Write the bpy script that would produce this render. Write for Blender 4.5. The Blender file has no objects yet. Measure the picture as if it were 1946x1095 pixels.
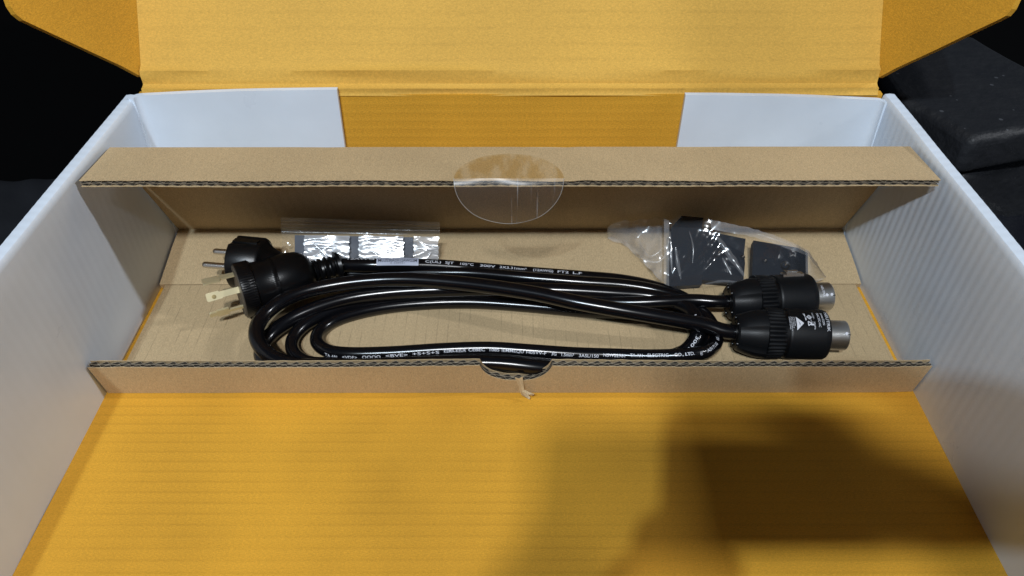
import bpy, bmesh, math, random
from mathutils import Vector, Matrix, noise
random.seed(7)
S = bpy.context.scene
COL = S.collection
PI = math.pi

# ------------------------------------------------------------------ camera
F_PX, PITCH, ROLL, YAW = 1477.4, 0.7182, 0.0014, -0.0005
CAM = Vector((0.0014, -0.4782, 0.3657))
fw = Vector((math.sin(YAW)*math.cos(PITCH), math.cos(YAW)*math.cos(PITCH), -math.sin(PITCH)))
rt = Vector((math.cos(YAW), -math.sin(YAW), 0))
dn = fw.cross(rt)
rt, dn = rt*math.cos(ROLL)+dn*math.sin(ROLL), -rt*math.sin(ROLL)+dn*math.cos(ROLL)
cd = bpy.data.cameras.new('camera'); cam = bpy.data.objects.new('camera', cd); COL.objects.link(cam)
cd.sensor_width = 36; cd.lens = F_PX/1946*36; cd.clip_start = 0.01; cd.clip_end = 50
up = -dn; bk = -fw
cam.matrix_world = Matrix(((rt.x, up.x, bk.x, CAM.x), (rt.y, up.y, bk.y, CAM.y), (rt.z, up.z, bk.z, CAM.z), (0, 0, 0, 1)))
S.camera = cam

# ------------------------------------------------------------------ light
w = bpy.data.worlds.new('World'); S.world = w; w.use_nodes = True
bg = w.node_tree.nodes['Background']; bg.inputs[0].default_value = (.45, .66, 1, 1); bg.inputs[1].default_value = .045

def lamp(name, loc, target, power, sx, sy, color):
    d = bpy.data.lights.new(name, 'AREA'); d.shape = 'RECTANGLE'; d.size = sx; d.size_y = sy
    d.energy = power; d.color = color
    o = bpy.data.objects.new(name, d); COL.objects.link(o); o.location = loc
    o.rotation_euler = (Vector(target)-Vector(loc)).to_track_quat('-Z', 'Y').to_euler()
    return o
lamp('ceiling_lamp_right', (2.1, -.27, 1.5), (0, -.1, 0), 19, .06, .24, (.92, .95, 1))
lamp('ceiling_lamp_side', (-.48, -1.73, 2.0), (0, -.1, 0), 28, .05, .05, (.72, .87, 1))
lamp('ceiling_lamp_front', (-.15, -1.73, 2.06), (0, -.1, 0), 36, .13, .13, (.97, .98, 1))
vs = S.view_settings; vs.view_transform = 'Standard'; vs.look = 'None'; vs.exposure = 0; vs.gamma = 1

# ------------------------------------------------------------------ helpers
def ray(u, v):
    return (fw + rt*((u-973)/F_PX) + dn*((v-547.5)/F_PX))
def P(u, v, z):                       # the point of height z seen at a spot of the photograph
    d = ray(u, v); return CAM + d*((z-CAM.z)/d.z)
def PP(u, v, pt, n):                  # ... on a slanted plane
    d = ray(u, v); pt = Vector(pt); n = Vector(n); return CAM + d*((pt-CAM).dot(n)/d.dot(n))
def px(p):
    q = Vector(p)-CAM; f = q.dot(fw); return 973+F_PX*q.dot(rt)/f, 547.5+F_PX*q.dot(dn)/f

def mesh_obj(name, verts, faces, mat, parent=None, smooth=True, mats=None, fmat=None, angle=40):
    me = bpy.data.meshes.new(name); me.from_pydata([tuple(v) for v in verts], [], faces)
    me.update()
    for m in (mats or [mat]): me.materials.append(m)
    if fmat:
        for p_, i in zip(me.polygons, fmat): p_.material_index = i
    bm = bmesh.new(); bm.from_mesh(me)
    bmesh.ops.recalc_face_normals(bm, faces=bm.faces[:])
    if smooth:
        for f in bm.faces: f.smooth = True
        for e in bm.edges:
            if len(e.link_faces) == 2 and e.calc_face_angle(0) > math.radians(angle): e.smooth = False
    bm.to_mesh(me); bm.free()
    o = bpy.data.objects.new(name, me); COL.objects.link(o)
    if parent: attach(o, parent)
    return o
def root_of(o):
    v = Vector((0, 0, 0))
    while o: v += o.location; o = o.parent
    return v
def attach(o, parent):
    o.parent = parent
    o.location = o.location - root_of(parent)
def thing(name, label, cat, loc=(0, 0, 0), group=None):
    o = bpy.data.objects.new(name, None); COL.objects.link(o); o.location = loc; o.empty_display_size = .02
    return tag(o, label, cat, group)
def tag(o, label, cat, group=None):
    o['label'] = label; o['category'] = cat
    if group: o['group'] = group
    return o

class MB:                              # collects shapes, becomes one mesh
    def __init__(s): s.v = []; s.f = []; s.m = []
    def add(s, v, f, m=0):
        n = len(s.v); s.v += [Vector(a) for a in v]; s.f += [tuple(i+n for i in a) for a in f]; s.m += [m]*len(f)
    def prism(s, poly, d, m=0):        # polygon points + depth vector
        n = len(poly); d = Vector(d); a = [Vector(p_) for p_ in poly]
        s.add(a+[p_+d for p_ in a], [tuple(range(n))[::-1], tuple(range(n, 2*n))]+[(i, (i+1) % n, n+(i+1) % n, n+i) for i in range(n)], m)
    def box(s, c, ax, ay, az, m=0):    # centre + three half-axis vectors
        c = Vector(c); ax = Vector(ax); ay = Vector(ay); az = Vector(az)
        s.prism([c-ax-ay-az, c+ax-ay-az, c+ax+ay-az, c-ax+ay-az], az*2, m)
    def grid(s, rows, closed=False, m=0):
        nr, nc = len(rows), len(rows[0]); v = [p_ for r_ in rows for p_ in r_]; f = []
        for i in range(nr-1):
            for j in range(nc if closed else nc-1):
                k = (j+1) % nc
                f.append((i*nc+j, i*nc+k, (i+1)*nc+k, (i+1)*nc+j))
        s.add(v, f, m)
    def shell(s, rows, th, m=0):       # grid given a thickness along its own normals
        nr, nc = len(rows), len(rows[0]); th_rows = []
        for i in range(nr):
            q = []
            for j in range(nc):
                a = rows[min(i+1, nr-1)][j]-rows[max(i-1, 0)][j]; b = rows[i][min(j+1, nc-1)]-rows[i][max(j-1, 0)]
                q.append(rows[i][j]+a.cross(b).normalized()*th)
            th_rows.append(q)
        s.grid(rows, m=m); s.grid(th_rows, m=m)
        s.grid([rows[0], th_rows[0]], m=m); s.grid([rows[-1], th_rows[-1]], m=m)
        s.grid([[r_[0] for r_ in rows], [r_[0] for r_ in th_rows]], m=m); s.grid([[r_[-1] for r_ in rows], [r_[-1] for r_ in th_rows]], m=m)
    def lathe(s, o, X, Y, Z, prof, n=40, rad=None, cap=True, m=0):   # prof: (axial, radius)
        rows = []
        for a, r_ in prof:
            rows.append([o+X*a+(Y*math.cos(t)+Z*math.sin(t))*(rad(a, r_, t) if rad else r_) for t in [2*PI*k/n for k in range(n)]])
        self_n = len(s.v); s.grid(rows, True, m)
        if cap:
            s.add(rows[0], [tuple(range(n))], m); s.add(rows[-1], [tuple(range(n))], m)
    def build(s, name, mat, parent=None, mats=None, **k):
        bmx = None
        o = mesh_obj(name, s.v, s.f, mat, parent, mats=mats, fmat=s.m if mats else None, **k)
        bm = bmesh.new(); bm.from_mesh(o.data); bmesh.ops.remove_doubles(bm, verts=bm.verts[:], dist=1e-6)
        bmesh.ops.recalc_face_normals(bm, faces=bm.faces[:])
        for e in bm.edges:
            e.smooth = not (len(e.link_faces) == 2 and e.calc_face_angle(0) > math.radians(k.get('angle', 40)))
        bm.to_mesh(o.data); bm.free()
        return o

def catmull(pts, step=.0015):
    pts = [Vector(p_) for p_ in pts]; out = []
    pts = [p_ for i, p_ in enumerate(pts) if i == 0 or (p_-pts[i-1]).length > 1e-5]
    q = [pts[0]*2-pts[1]]+pts+[pts[-1]*2-pts[-2]]
    for i in range(1, len(q)-2):
        a, b, c, d = q[i-1:i+3]; n = max(2, int((c-b).length/step))
        t0 = 0; t1 = (b-a).length**.5; t2 = t1+(c-b).length**.5; t3 = t2+(d-c).length**.5
        for k in range(n):
            t = t1+(t2-t1)*k/n
            A1 = a*((t1-t)/(t1-t0))+b*((t-t0)/(t1-t0)); A2 = b*((t2-t)/(t2-t1))+c*((t-t1)/(t2-t1)); A3 = c*((t3-t)/(t3-t2))+d*((t-t2)/(t3-t2))
            B1 = A1*((t2-t)/(t2-t0))+A2*((t-t0)/(t2-t0)); B2 = A2*((t3-t)/(t3-t1))+A3*((t-t1)/(t3-t1))
            out.append(B1*((t2-t)/(t2-t1))+B2*((t-t1)/(t2-t1)))
    out.append(pts[-1])
    for _ in range(8):
        out = [out[0]]+[(out[i-1]+out[i]*2+out[i+1])/4 for i in range(1, len(out)-1)]+[out[-1]]
    return out
class Path:
    def __init__(s, pts):
        s.p = catmull(pts); s.s = [0]
        for a, b in zip(s.p, s.p[1:]): s.s.append(s.s[-1]+(b-a).length)
        s.q = [px(a) for a in s.p]
    def at(s, d):
        import bisect
        i = min(max(bisect.bisect_right(s.s, d)-1, 0), len(s.p)-2)
        t = (d-s.s[i])/(s.s[i+1]-s.s[i]); T = (s.p[min(i+2, len(s.p)-1)]-s.p[max(i-1, 0)]).normalized()
        return s.p[i].lerp(s.p[i+1], t), T
    def near(s, u, v, lo=0, hi=1):     # arc length whose image is closest to a spot
        n = len(s.p); r_ = range(int(lo*(n-1)), int(hi*(n-1))+1)
        return s.s[min(r_, key=lambda i: (s.q[i][0]-u)**2+(s.q[i][1]-v)**2)]
    def tube(s, r_, n=18):
        T = (s.p[1]-s.p[0]).normalized(); N = T.orthogonal().normalized(); rows = []
        for i, c in enumerate(s.p):
            T2 = (s.p[min(i+1, len(s.p)-1)]-s.p[max(i-1, 0)]).normalized()
            N = (N-T2*N.dot(T2)).normalized(); B = T2.cross(N)
            rows.append([c+(N*math.cos(t)+B*math.sin(t))*r_ for t in [2*PI*k/n for k in range(n)]])
        return rows

def glyphs(text, width=None, height=1.0):
    cu = bpy.data.curves.new('t', 'FONT'); cu.body = text; cu.size = 1; cu.resolution_u = 3; cu.offset = .006
    o = bpy.data.objects.new('t', cu); COL.objects.link(o)
    dg = bpy.context.evaluated_depsgraph_get(); me = bpy.data.meshes.new_from_object(o.evaluated_get(dg))
    bpy.data.objects.remove(o); bpy.data.curves.remove(cu)
    bm = bmesh.new(); bm.from_mesh(me); bpy.data.meshes.remove(me)
    for k in range(1, 6):
        g = bm.verts[:]+bm.edges[:]+bm.faces[:]
        bmesh.ops.bisect_plane(bm, geom=g, plane_co=(0, k*.13, 0), plane_no=(0, 1, 0))
    bm.verts.index_update()
    v = [a.co.copy() for a in bm.verts]; f = [tuple(b.index for b in a.verts) for a in bm.faces]; bm.free()
    if not v: return [], []
    x0 = min(a.x for a in v); x1 = max(a.x for a in v); kx = (width/(x1-x0)) if width else height/.7
    return [((a.x-x0)*kx, (a.y-.35)*height/.7) for a in v], f
def print_on_path(mb, path, r_, text, s0, s1, h, th, flip=False):
    g, f = glyphs(text, abs(s1-s0), h); v = []
    for x, y in g:
        c, T = path.at(s0+x if not flip else s1-x)
        if flip: T = -T
        vd = (CAM-c); vd = (vd-T*vd.dot(T)).normalized(); L = vd.cross(T)
        if L.dot(vd.cross(T)) < 0: L = -L
        a = th+y/r_
        v.append(c+(vd*math.cos(a)+L*math.sin(a))*(r_+.00012))
    mb.add(v, f)

# ------------------------------------------------------------------ materials
def new_mat(name):
    m = bpy.data.materials.new(name); m.use_nodes = True; nt = m.node_tree
    return m, nt, nt.nodes['Principled BSDF']
def nd(nt, t, **k):
    n = nt.nodes.new(t)
    for a, b in k.items():
        if a.startswith('i_'):
            key = a[2:].replace('_', ' ')
            key = int(key) if key.isdigit() else key
            n.inputs[key].default_value = b
        else: setattr(n, a, b)
    return n
def plain(name, c, rough=.5, metal=0, spec=.5, bump=0, bscale=400, coat=0):
    m, nt, b = new_mat(name)
    b.inputs['Base Color'].default_value = (*c, 1); b.inputs['Roughness'].default_value = rough
    b.inputs['Metallic'].default_value = metal; b.inputs['Specular IOR Level'].default_value = spec
    b.inputs['Coat Weight'].default_value = coat
    tc = nd(nt, 'ShaderNodeTexCoord')
    n2 = nd(nt, 'ShaderNodeTexNoise', i_Scale=60., i_Detail=5.); nt.links.new(tc.outputs['Object'], n2.inputs['Vector'])
    mr = nd(nt, 'ShaderNodeMapRange', i_3=rough*.8, i_4=min(1, rough*1.25)); nt.links.new(n2.outputs[0], mr.inputs[0]); nt.links.new(mr.outputs[0], b.inputs['Roughness'])
    if bump:
        n = nd(nt, 'ShaderNodeTexNoise', i_Scale=float(bscale), i_Detail=3.); nt.links.new(tc.outputs['Object'], n.inputs['Vector'])
        bp = nd(nt, 'ShaderNodeBump', i_Strength=bump, i_Distance=.001); nt.links.new(n.outputs[0], bp.inputs['Height']); nt.links.new(bp.outputs[0], b.inputs['Normal'])
    return m
def card(name, c, axis, pitch, line=.25, bump=.25, rough=.75, fleck=.22, blotch=.12, dash=False):
    """paper board: fibre flecks, blotches, flute lines along one axis (0: lines at steps of x, 1: of y, 2: of z)"""
    m, nt, b = new_mat(name); L = nt.links.new
    tc = nd(nt, 'ShaderNodeTexCoord')
    n1 = nd(nt, 'ShaderNodeTexNoise', i_Scale=1350., i_Detail=4., i_Roughness=.75); L(tc.outputs['Object'], n1.inputs['Vector'])
    n2 = nd(nt, 'ShaderNodeTexNoise', i_Scale=9., i_Detail=4.); L(tc.outputs['Object'], n2.inputs['Vector'])
    mp = nd(nt, 'ShaderNodeMapping'); sc = [1600., 1600., 1600.]; sc[axis] = 5000.
    sc = [a*.35 for a in sc]; mp.inputs['Scale'].default_value = sc; L(tc.outputs['Object'], mp.inputs['Vector'])
    n3 = nd(nt, 'ShaderNodeTexNoise', i_Scale=1., i_Detail=2.); L(mp.outputs[0], n3.inputs['Vector'])
    vo = nd(nt, 'ShaderNodeTexVoronoi', i_Scale=220.); L(tc.outputs['Object'], vo.inputs['Vector'])
    sep = nd(nt, 'ShaderNodeSeparateXYZ'); L(tc.outputs['Object'], sep.inputs[0])
    # flute lines with a little wander
    wn = nd(nt, 'ShaderNodeMath', operation='MULTIPLY_ADD', i_1=.0012, i_2=0.); L(n2.outputs[0], wn.inputs[0])
    ad = nd(nt, 'ShaderNodeMath', operation='ADD'); L(sep.outputs[axis], ad.inputs[0]); L(wn.outputs[0], ad.inputs[1])
    dv = nd(nt, 'ShaderNodeMath', operation='MULTIPLY', i_1=2*PI/pitch); L(ad.outputs[0], dv.inputs[0])
    sn = nd(nt, 'ShaderNodeMath', operation='SINE'); L(dv.outputs[0], sn.inputs[0])
    lr = nd(nt, 'ShaderNodeMapRange', i_1=.93 if dash else .55, i_2=1., i_3=0., i_4=1.); L(sn.outputs[0], lr.inputs[0])
    msk = nd(nt, 'ShaderNodeTexNoise', i_Scale=70. if dash else 14., i_Detail=3.); L(tc.outputs['Object'], msk.inputs['Vector'])
    ms = nd(nt, 'ShaderNodeMapRange', i_1=.42, i_2=.6, i_3=.15 if dash else .35, i_4=1.); L(msk.outputs[0], ms.inputs[0])
    ln = nd(nt, 'ShaderNodeMath', operation='MULTIPLY'); L(lr.outputs[0], ln.inputs[0]); L(ms.outputs[0], ln.inputs[1])
    # value = 1 + flecks + blotches - lines
    def ma(src, lo, hi, a, bb):
        r_ = nd(nt, 'ShaderNodeMapRange', i_1=lo, i_2=hi, i_3=a, i_4=bb); L(src, r_.inputs[0]); return r_.outputs[0]
    def mul(x, y):
        r_ = nd(nt, 'ShaderNodeMath', operation='MULTIPLY'); L(x, r_.inputs[0]); L(y, r_.inputs[1]); return r_.outputs[0]
    val = mul(ma(n1.outputs[0], .3, .7, 1-fleck, 1+fleck), ma(n2.outputs[0], .3, .7, 1-blotch, 1+blotch))
    val = mul(val, ma(n3.outputs[0], .3, .7, 1-fleck*.6, 1+fleck*.6))
    val = mul(val, ma(ln.outputs[0], 0, 1, 1, 1-line))
    val = mul(val, ma(vo.outputs['Distance'], .0, .10, .78, 1))
    mx = nd(nt, 'ShaderNodeMix', data_type='RGBA', blend_type='MULTIPLY'); mx.inputs[0].default_value = 1
    mx.inputs[6].default_value = (*c, 1)
    cb = nd(nt, 'ShaderNodeCombineColor'); [L(val, cb.inputs[k]) for k in range(3)]
    L(cb.outputs[0], mx.inputs[7]); L(mx.outputs[2], b.inputs['Base Color'])
    b.inputs['Roughness'].default_value = rough; b.inputs['Specular IOR Level'].default_value = .3
    h = nd(nt, 'ShaderNodeMath', operation='MULTIPLY_ADD', i_1=.5); L(sn.outputs[0], h.inputs[0]); L(n1.outputs[0], h.inputs[2])
    bp = nd(nt, 'ShaderNodeBump', i_Strength=bump, i_Distance=.0006); L(h.outputs[0], bp.inputs['Height']); L(bp.outputs[0], b.inputs['Normal'])
    return m
GOLD = (.65, .33, .029); KRAFT = (.47, .35, .20)
M_floor = card('golden board, flutes across', GOLD, 1, .0068, line=.10, bump=.10, fleck=.15, blotch=.15)
M_lid = card('golden board of the lid', (.66, .385, .07), 1, .0056, line=.07, blotch=.07, bump=.08, fleck=.15)
M_goldz = card('golden board, flutes level', GOLD, 2, .0062, line=.08, bump=.12)
M_lidf = card('golden board of the lid flap', GOLD, 2, .0072, line=.03, bump=.06)
M_kraft = card('kraft board, flutes to the back', KRAFT, 0, .0071, line=.24, dash=True, fleck=.17)
M_kraftp = card('plain kraft board', KRAFT, 0, .0071, line=0, fleck=.2)
M_cut = card('torn paper edge', (.36, .30, .22), 0, .0071, line=0, fleck=.35)
M_med_shade = card('grey brown fluting', (.065, .055, .043), 0, .0071, line=0, fleck=.25)  # fluting paper darkened so the deep cells look shaded

def white_board(name):
    m, nt, b = new_mat(name); L = nt.links.new
    tc = nd(nt, 'ShaderNodeTexCoord')
    n = nd(nt, 'ShaderNodeTexNoise', i_Scale=25., i_Detail=6.); L(tc.outputs['Object'], n.inputs['Vector'])
    n2 = nd(nt, 'ShaderNodeTexNoise', i_Scale=1200., i_Detail=2.); L(tc.outputs['Object'], n2.inputs['Vector'])
    cr = nd(nt, 'ShaderNodeMapRange', i_1=.3, i_2=.7, i_3=.74, i_4=.80); L(n.outputs[0], cr.inputs[0])
    cb = nd(nt, 'ShaderNodeCombineColor')
    m1 = nd(nt, 'ShaderNodeMath', operation='MULTIPLY', i_1=.90); L(cr.outputs[0], m1.inputs[0])
    m2 = nd(nt, 'ShaderNodeMath', operation='MULTIPLY', i_1=1.13); L(cr.outputs[0], m2.inputs[0])
    L(m1.outputs[0], cb.inputs[0]); L(cr.outputs[0], cb.inputs[1]); L(m2.outputs[0], cb.inputs[2]); L(cb.outputs[0], b.inputs['Base Color'])
    rr = nd(nt, 'ShaderNodeMapRange', i_1=.3, i_2=.7, i_3=.26, i_4=.4); L(n.outputs[0], rr.inputs[0]); L(rr.outputs[0], b.inputs['Roughness'])
    bp = nd(nt, 'ShaderNodeBump', i_Strength=.06, i_Distance=.0004); L(n2.outputs[0], bp.inputs['Height']); L(bp.outputs[0], b.inputs['Normal'])
    return m
M_white = white_board('white coated board')
M_cord = plain('black glossy cord', (.003, .003, .004), .20, spec=.45)
M_plug = plain('black moulded plastic', (.003, .003, .0035), .30, spec=.3, bump=.04, bscale=900)
M_matte = plain('black matt plastic', (.004, .0045, .0055), .42, spec=.28, bump=.06, bscale=1500)
M_nickel = plain('satin nickel', (.52, .51, .49), .36, metal=1, bump=.04, bscale=1500)
M_chrome = plain('bright steel', (.66, .64, .61), .25, metal=1)
M_bar = plain('dull black plate', (.024, .032, .052), .45, spec=.25)
M_brass = plain('pale brass', (.80, .70, .43), .36, metal=.65)
M_print = plain('white printing ink', (.64, .65, .70), .6)
M_ink = plain('black printing ink', (.01, .01, .02), .6)
M_sticker = plain('white paper sticker', (.40, .43, .53), .5)
M_bracket = plain('black powder coat', (.006, .0095, .016), .5, spec=.10, bump=.03, bscale=1500)
M_foam = plain('black foam', (.0085, .0092, .011), .55, spec=.4, bump=1., bscale=150)
nt = M_foam.node_tree; bs = nt.nodes['Principled BSDF']; tc = nd(nt, 'ShaderNodeTexCoord'); vo = nd(nt, 'ShaderNodeTexVoronoi', i_Scale=110.); nt.links.new(tc.outputs['Object'], vo.inputs['Vector'])
sz = nd(nt, 'ShaderNodeMath', operation='MULTIPLY_ADD', i_1=.30, i_2=-.13); sp_ = nd(nt, 'ShaderNodeSeparateColor'); nt.links.new(vo.outputs['Color'], sp_.inputs[0]); nt.links.new(sp_.outputs[0], sz.inputs[0])
lt = nd(nt, 'ShaderNodeMath', operation='LESS_THAN'); nt.links.new(vo.outputs['Distance'], lt.inputs[0]); nt.links.new(sz.outputs[0], lt.inputs[1])
mx = nd(nt, 'ShaderNodeMix', data_type='RGBA'); nt.links.new(lt.outputs[0], mx.inputs[0]); mx.inputs[6].default_value = (.0095, .0103, .0125, 1); mx.inputs[7].default_value = (.05, .053, .06, 1); nt.links.new(mx.outputs[2], bs.inputs['Base Color'])
for n_ in nt.nodes:
    if n_.type == 'BUMP': n_.inputs['Distance'].default_value = .0012
M_sheet = plain('black glossy film', (.007, .008, .012), .22, spec=.6)
M_dark = plain('black felt', (.0012, .0012, .0013), .95, spec=.05)
M_cloth = plain('black woven cloth', (.010, .011, .014), .85, spec=.2, bump=.3, bscale=500)

def film(name, base=.05, haze=.04, rough=.12, tint=(1, 1, 1), wr=0, streak=False):
    m, nt, b = new_mat(name); L = nt.links.new; nt.nodes.remove(b); out = nt.nodes['Material Output']
    tr = nd(nt, 'ShaderNodeBsdfTransparent', i_Color=(*tint, 1)); gl = nd(nt, 'ShaderNodeBsdfGlossy', i_Roughness=rough)
    df = nd(nt, 'ShaderNodeBsdfDiffuse', i_Color=(.8, .82, .86, 1))
    lw = nd(nt, 'ShaderNodeFresnel', i_IOR=1.5)
    ad = nd(nt, 'ShaderNodeMath', operation='MULTIPLY_ADD', use_clamp=True, i_1=.35, i_2=base); L(lw.outputs[0], ad.inputs[0])
    m1 = nd(nt, 'ShaderNodeMixShader'); L(ad.outputs[0], m1.inputs[0]); L(tr.outputs[0], m1.inputs[1]); L(gl.outputs[0], m1.inputs[2])
    m2 = nd(nt, 'ShaderNodeMixShader', i_0=haze); L(m1.outputs[0], m2.inputs[1]); L(df.outputs[0], m2.inputs[2]); L(m2.outputs[0], out.inputs[0])
    tc = nd(nt, 'ShaderNodeTexCoord')
    if wr:
        n = nd(nt, 'ShaderNodeTexNoise', i_Scale=float(wr), i_Detail=3., i_Distortion=1.2); L(tc.outputs['Object'], n.inputs['Vector'])
        bp = nd(nt, 'ShaderNodeBump', i_Strength=.5, i_Distance=.003); L(n.outputs[0], bp.inputs['Height'])
        for x in (gl, df, lw): L(bp.outputs[0], x.inputs['Normal'])
    if streak:
        mp = nd(nt, 'ShaderNodeMapping'); mp.inputs['Scale'].default_value = (380, 12, 12); L(tc.outputs['Object'], mp.inputs[0])
        n = nd(nt, 'ShaderNodeTexNoise', i_Scale=1., i_Detail=3.); L(mp.outputs[0], n.inputs['Vector'])
        r_ = nd(nt, 'ShaderNodeMapRange', i_1=.62, i_2=.78, i_3=haze, i_4=.5); L(n.outputs[0], r_.inputs[0]); L(r_.outputs[0], m2.inputs[0])
    return m
M_film = film('clear crumpled film', .03, .022, .11, wr=0)
M_fold = film('folded milky film', .06, .17, .2, wr=30)
M_zip = film('clear bag band', .06, .23, .25, wr=40)
M_glare_film = film('shiny crinkled film', .34, .34, .24, wr=0)  # diffuse white mixed in for the glare on the film
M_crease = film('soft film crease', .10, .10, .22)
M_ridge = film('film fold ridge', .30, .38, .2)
M_seal = film('clear sticker film', .012, .018, .3, streak=True)
def stain_mat():
    m, nt, b = new_mat('clear sticker stuck down'); L = nt.links.new; nt.nodes.remove(b); out = nt.nodes['Material Output']
    tc = nd(nt, 'ShaderNodeTexCoord'); mp = nd(nt, 'ShaderNodeMapping'); mp.inputs['Scale'].default_value = (130, 45, 45); L(tc.outputs['Object'], mp.inputs[0])
    n = nd(nt, 'ShaderNodeTexNoise', i_Scale=1., i_Detail=4.); L(mp.outputs[0], n.inputs['Vector'])
    r_ = nd(nt, 'ShaderNodeMapRange', i_1=.42, i_2=.56, i_3=0., i_4=1.); L(n.outputs[0], r_.inputs[0])
    mx = nd(nt, 'ShaderNodeMix', data_type='RGBA'); L(r_.outputs[0], mx.inputs[0]); mx.inputs[6].default_value = (.97, .95, .92, 1); mx.inputs[7].default_value = (.89, .82, .68, 1)
    tr = nd(nt, 'ShaderNodeBsdfTransparent'); L(mx.outputs[2], tr.inputs[0]); gl = nd(nt, 'ShaderNodeBsdfGlossy', i_Roughness=.4)
    m1 = nd(nt, 'ShaderNodeMixShader', i_0=.03); L(tr.outputs[0], m1.inputs[1]); L(gl.outputs[0], m1.inputs[2]); L(m1.outputs[0], out.inputs[0])
    return m
M_stuck = stain_mat()
def fnoise(x, y=0, z=0): return noise.noise(Vector((x, y, z)))

# ------------------------------------------------------------------ ground and surroundings
def struct(o): o['kind'] = 'structure'; return o
m = MB(); m.box((0, .35, -.027), (1.5, 0, 0), (0, .95, 0), (0, 0, .02)); struct(m.build('tabletop', M_dark))
m = MB(); m.box((0, 0, -.80), (3, 0, 0), (0, 3, 0), (0, 0, .02)); struct(m.build('ground', M_dark))

H = .1205; HW = .25; YF = -.43
# ------------------------------------------------------------------ the outer box
box = thing('cardboard_box', 'large open carton with golden inside, white side walls and raised lid', 'carton', (0, -.21, -.006))
m = MB(); m.box((0, YF/2, -.003), (HW, 0, 0), (0, -YF/2, 0), (0, 0, .003)); m.build('floor_panel', M_floor, box)
m = MB(); m.box((0, .0025, .0594), (HW, 0, 0), (0, .0025, 0), (0, 0, .0609)); m.build('back_panel', M_goldz, box)
m = MB(); m.box((0, YF-.0025, .0585), (HW, 0, 0), (0, .0025, 0), (0, 0, .0600)); m.build('front_panel', M_goldz, box)
def flare(y, z, s):
    t = max(0, -y)/.13
    return .0026*min(t, 1.6)*(z/H)**1.5 + .0006*fnoise(y*14+s*5, z*20)
for s in (-1, 1):
    prof = [(0, -.006), (0, .012), (0, .03), (0, .05), (0, .07), (0, .09), (0, .105), (.0001, .116), (.0005, .1190), (.0014, .1202), (.0045, .1206), (.0076, .1202), (.0086, .1188), (.009, .115), (.0095, .06), (.0095, -.006)]
    rows = []; ny = 440
    for i in range(ny+1):
        y = YF-.006 + (.006-YF)*i/ny
        row = []
        for k, (a, z) in enumerate(prof):
            amp = (.00010*max(.15, min(1, (y+.24)/.14)) if s > 0 else .000016)*(.5+.5*fnoise(y*9, z*12, s)+.4)
            rip = amp*math.sin(2*PI*y/.0068) if z > .02 and k < 8 else 0
            row.append(Vector((s*(HW+a+flare(y, max(z, 0), s)-rip), y, z+(-.00005*math.sin(2*PI*y/.0068) if 8 <= k <= 12 else 0))))
        rows.append(row)
    m = MB(); m.grid(rows); m.add(rows[0], [tuple(range(len(prof)))]); m.add(rows[-1], [tuple(range(len(prof)))])
    o = m.build('side_wall', M_white, box)
# white end flaps lying against the back panel
for s in (-1, 1):
    top = PP(640 if s < 0 else 1303, 170 if s < 0 else 180, (0, -.0045, 0), (0, 1, 0)); low = PP(655 if s < 0 else 1287, 277, (0, -.0045, 0), (0, 1, 0))
    rows = []
    for z in [0.004+(top.z-.0042)*k/8 for k in range(9)]:
        xe = low.x+(top.x-low.x)*(z-low.z)/(top.z-low.z); r_ = .0035+.006*max(0, 1-z/.12); row = []
        for k in range(7):
            a = PI/2*k/6; row.append(Vector((s*(HW-.0012-r_*(1-math.sin(a))-.0) if False else s*(HW-.0008-r_+r_*math.cos(a)), -.0048-r_+r_*math.sin(a), z-(.0042-.0004*k/6)*(z/.12))))
        for k in range(1, 13):
            t = k/12; x0 = row[6].x
            row.append(Vector((x0+(xe-x0)*t, -.0048+.0006*fnoise(x0*9+t*3, z*30), z-.0038*(1-t)*(z/.12)+.0010*math.sin(t*PI)*(z/.125))))
        rows.append(row)
    m = MB(); m.shell(rows, .0036 if s < 0 else -.0036)
    m.build('tuck_flap', M_white, box)
# lid, leaning back
LD = Vector((0, .546, .838)); LN = Vector((0, -.838, .546)); LO = Vector((0, .0005, .1215))
def lidp(x, v, n=0): return LO+Vector((x, 0, 0))+LD*v+LN*n
rows = []
vs_ = [-.0022, -.001, 0, .0012, .0024, .0036, .0048, .006, .0085, .011, .014, .018, .022, .027, .033, .04, .06, .1, .16, .24, .32, .40]
for v in vs_:
    row = []
    for i in range(81):
        x = (-.25+.5*i/80)*.985
        n = .0016*math.exp(-((v-.0022)/.0012)**2) - .0011*math.exp(-((v-.0058)/.0012)**2)
        cr = .0042*math.exp(-((v-.014-.004*fnoise(x*9, 3))/.0028)**2)*max(0, fnoise(x*7, 8)+.25+.5*abs(x)/.25)
        cr += .0016*fnoise(x*14, v*120)*math.exp(-v/.024)
        row.append(lidp(x*(1 if v > .006 else 1), v, n+cr+.0005*fnoise(x*8, v*8)))
    rows.append(row)
m = MB(); m.shell(rows, .004); lid = m.build('lid_panel', M_lid, box)
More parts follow.
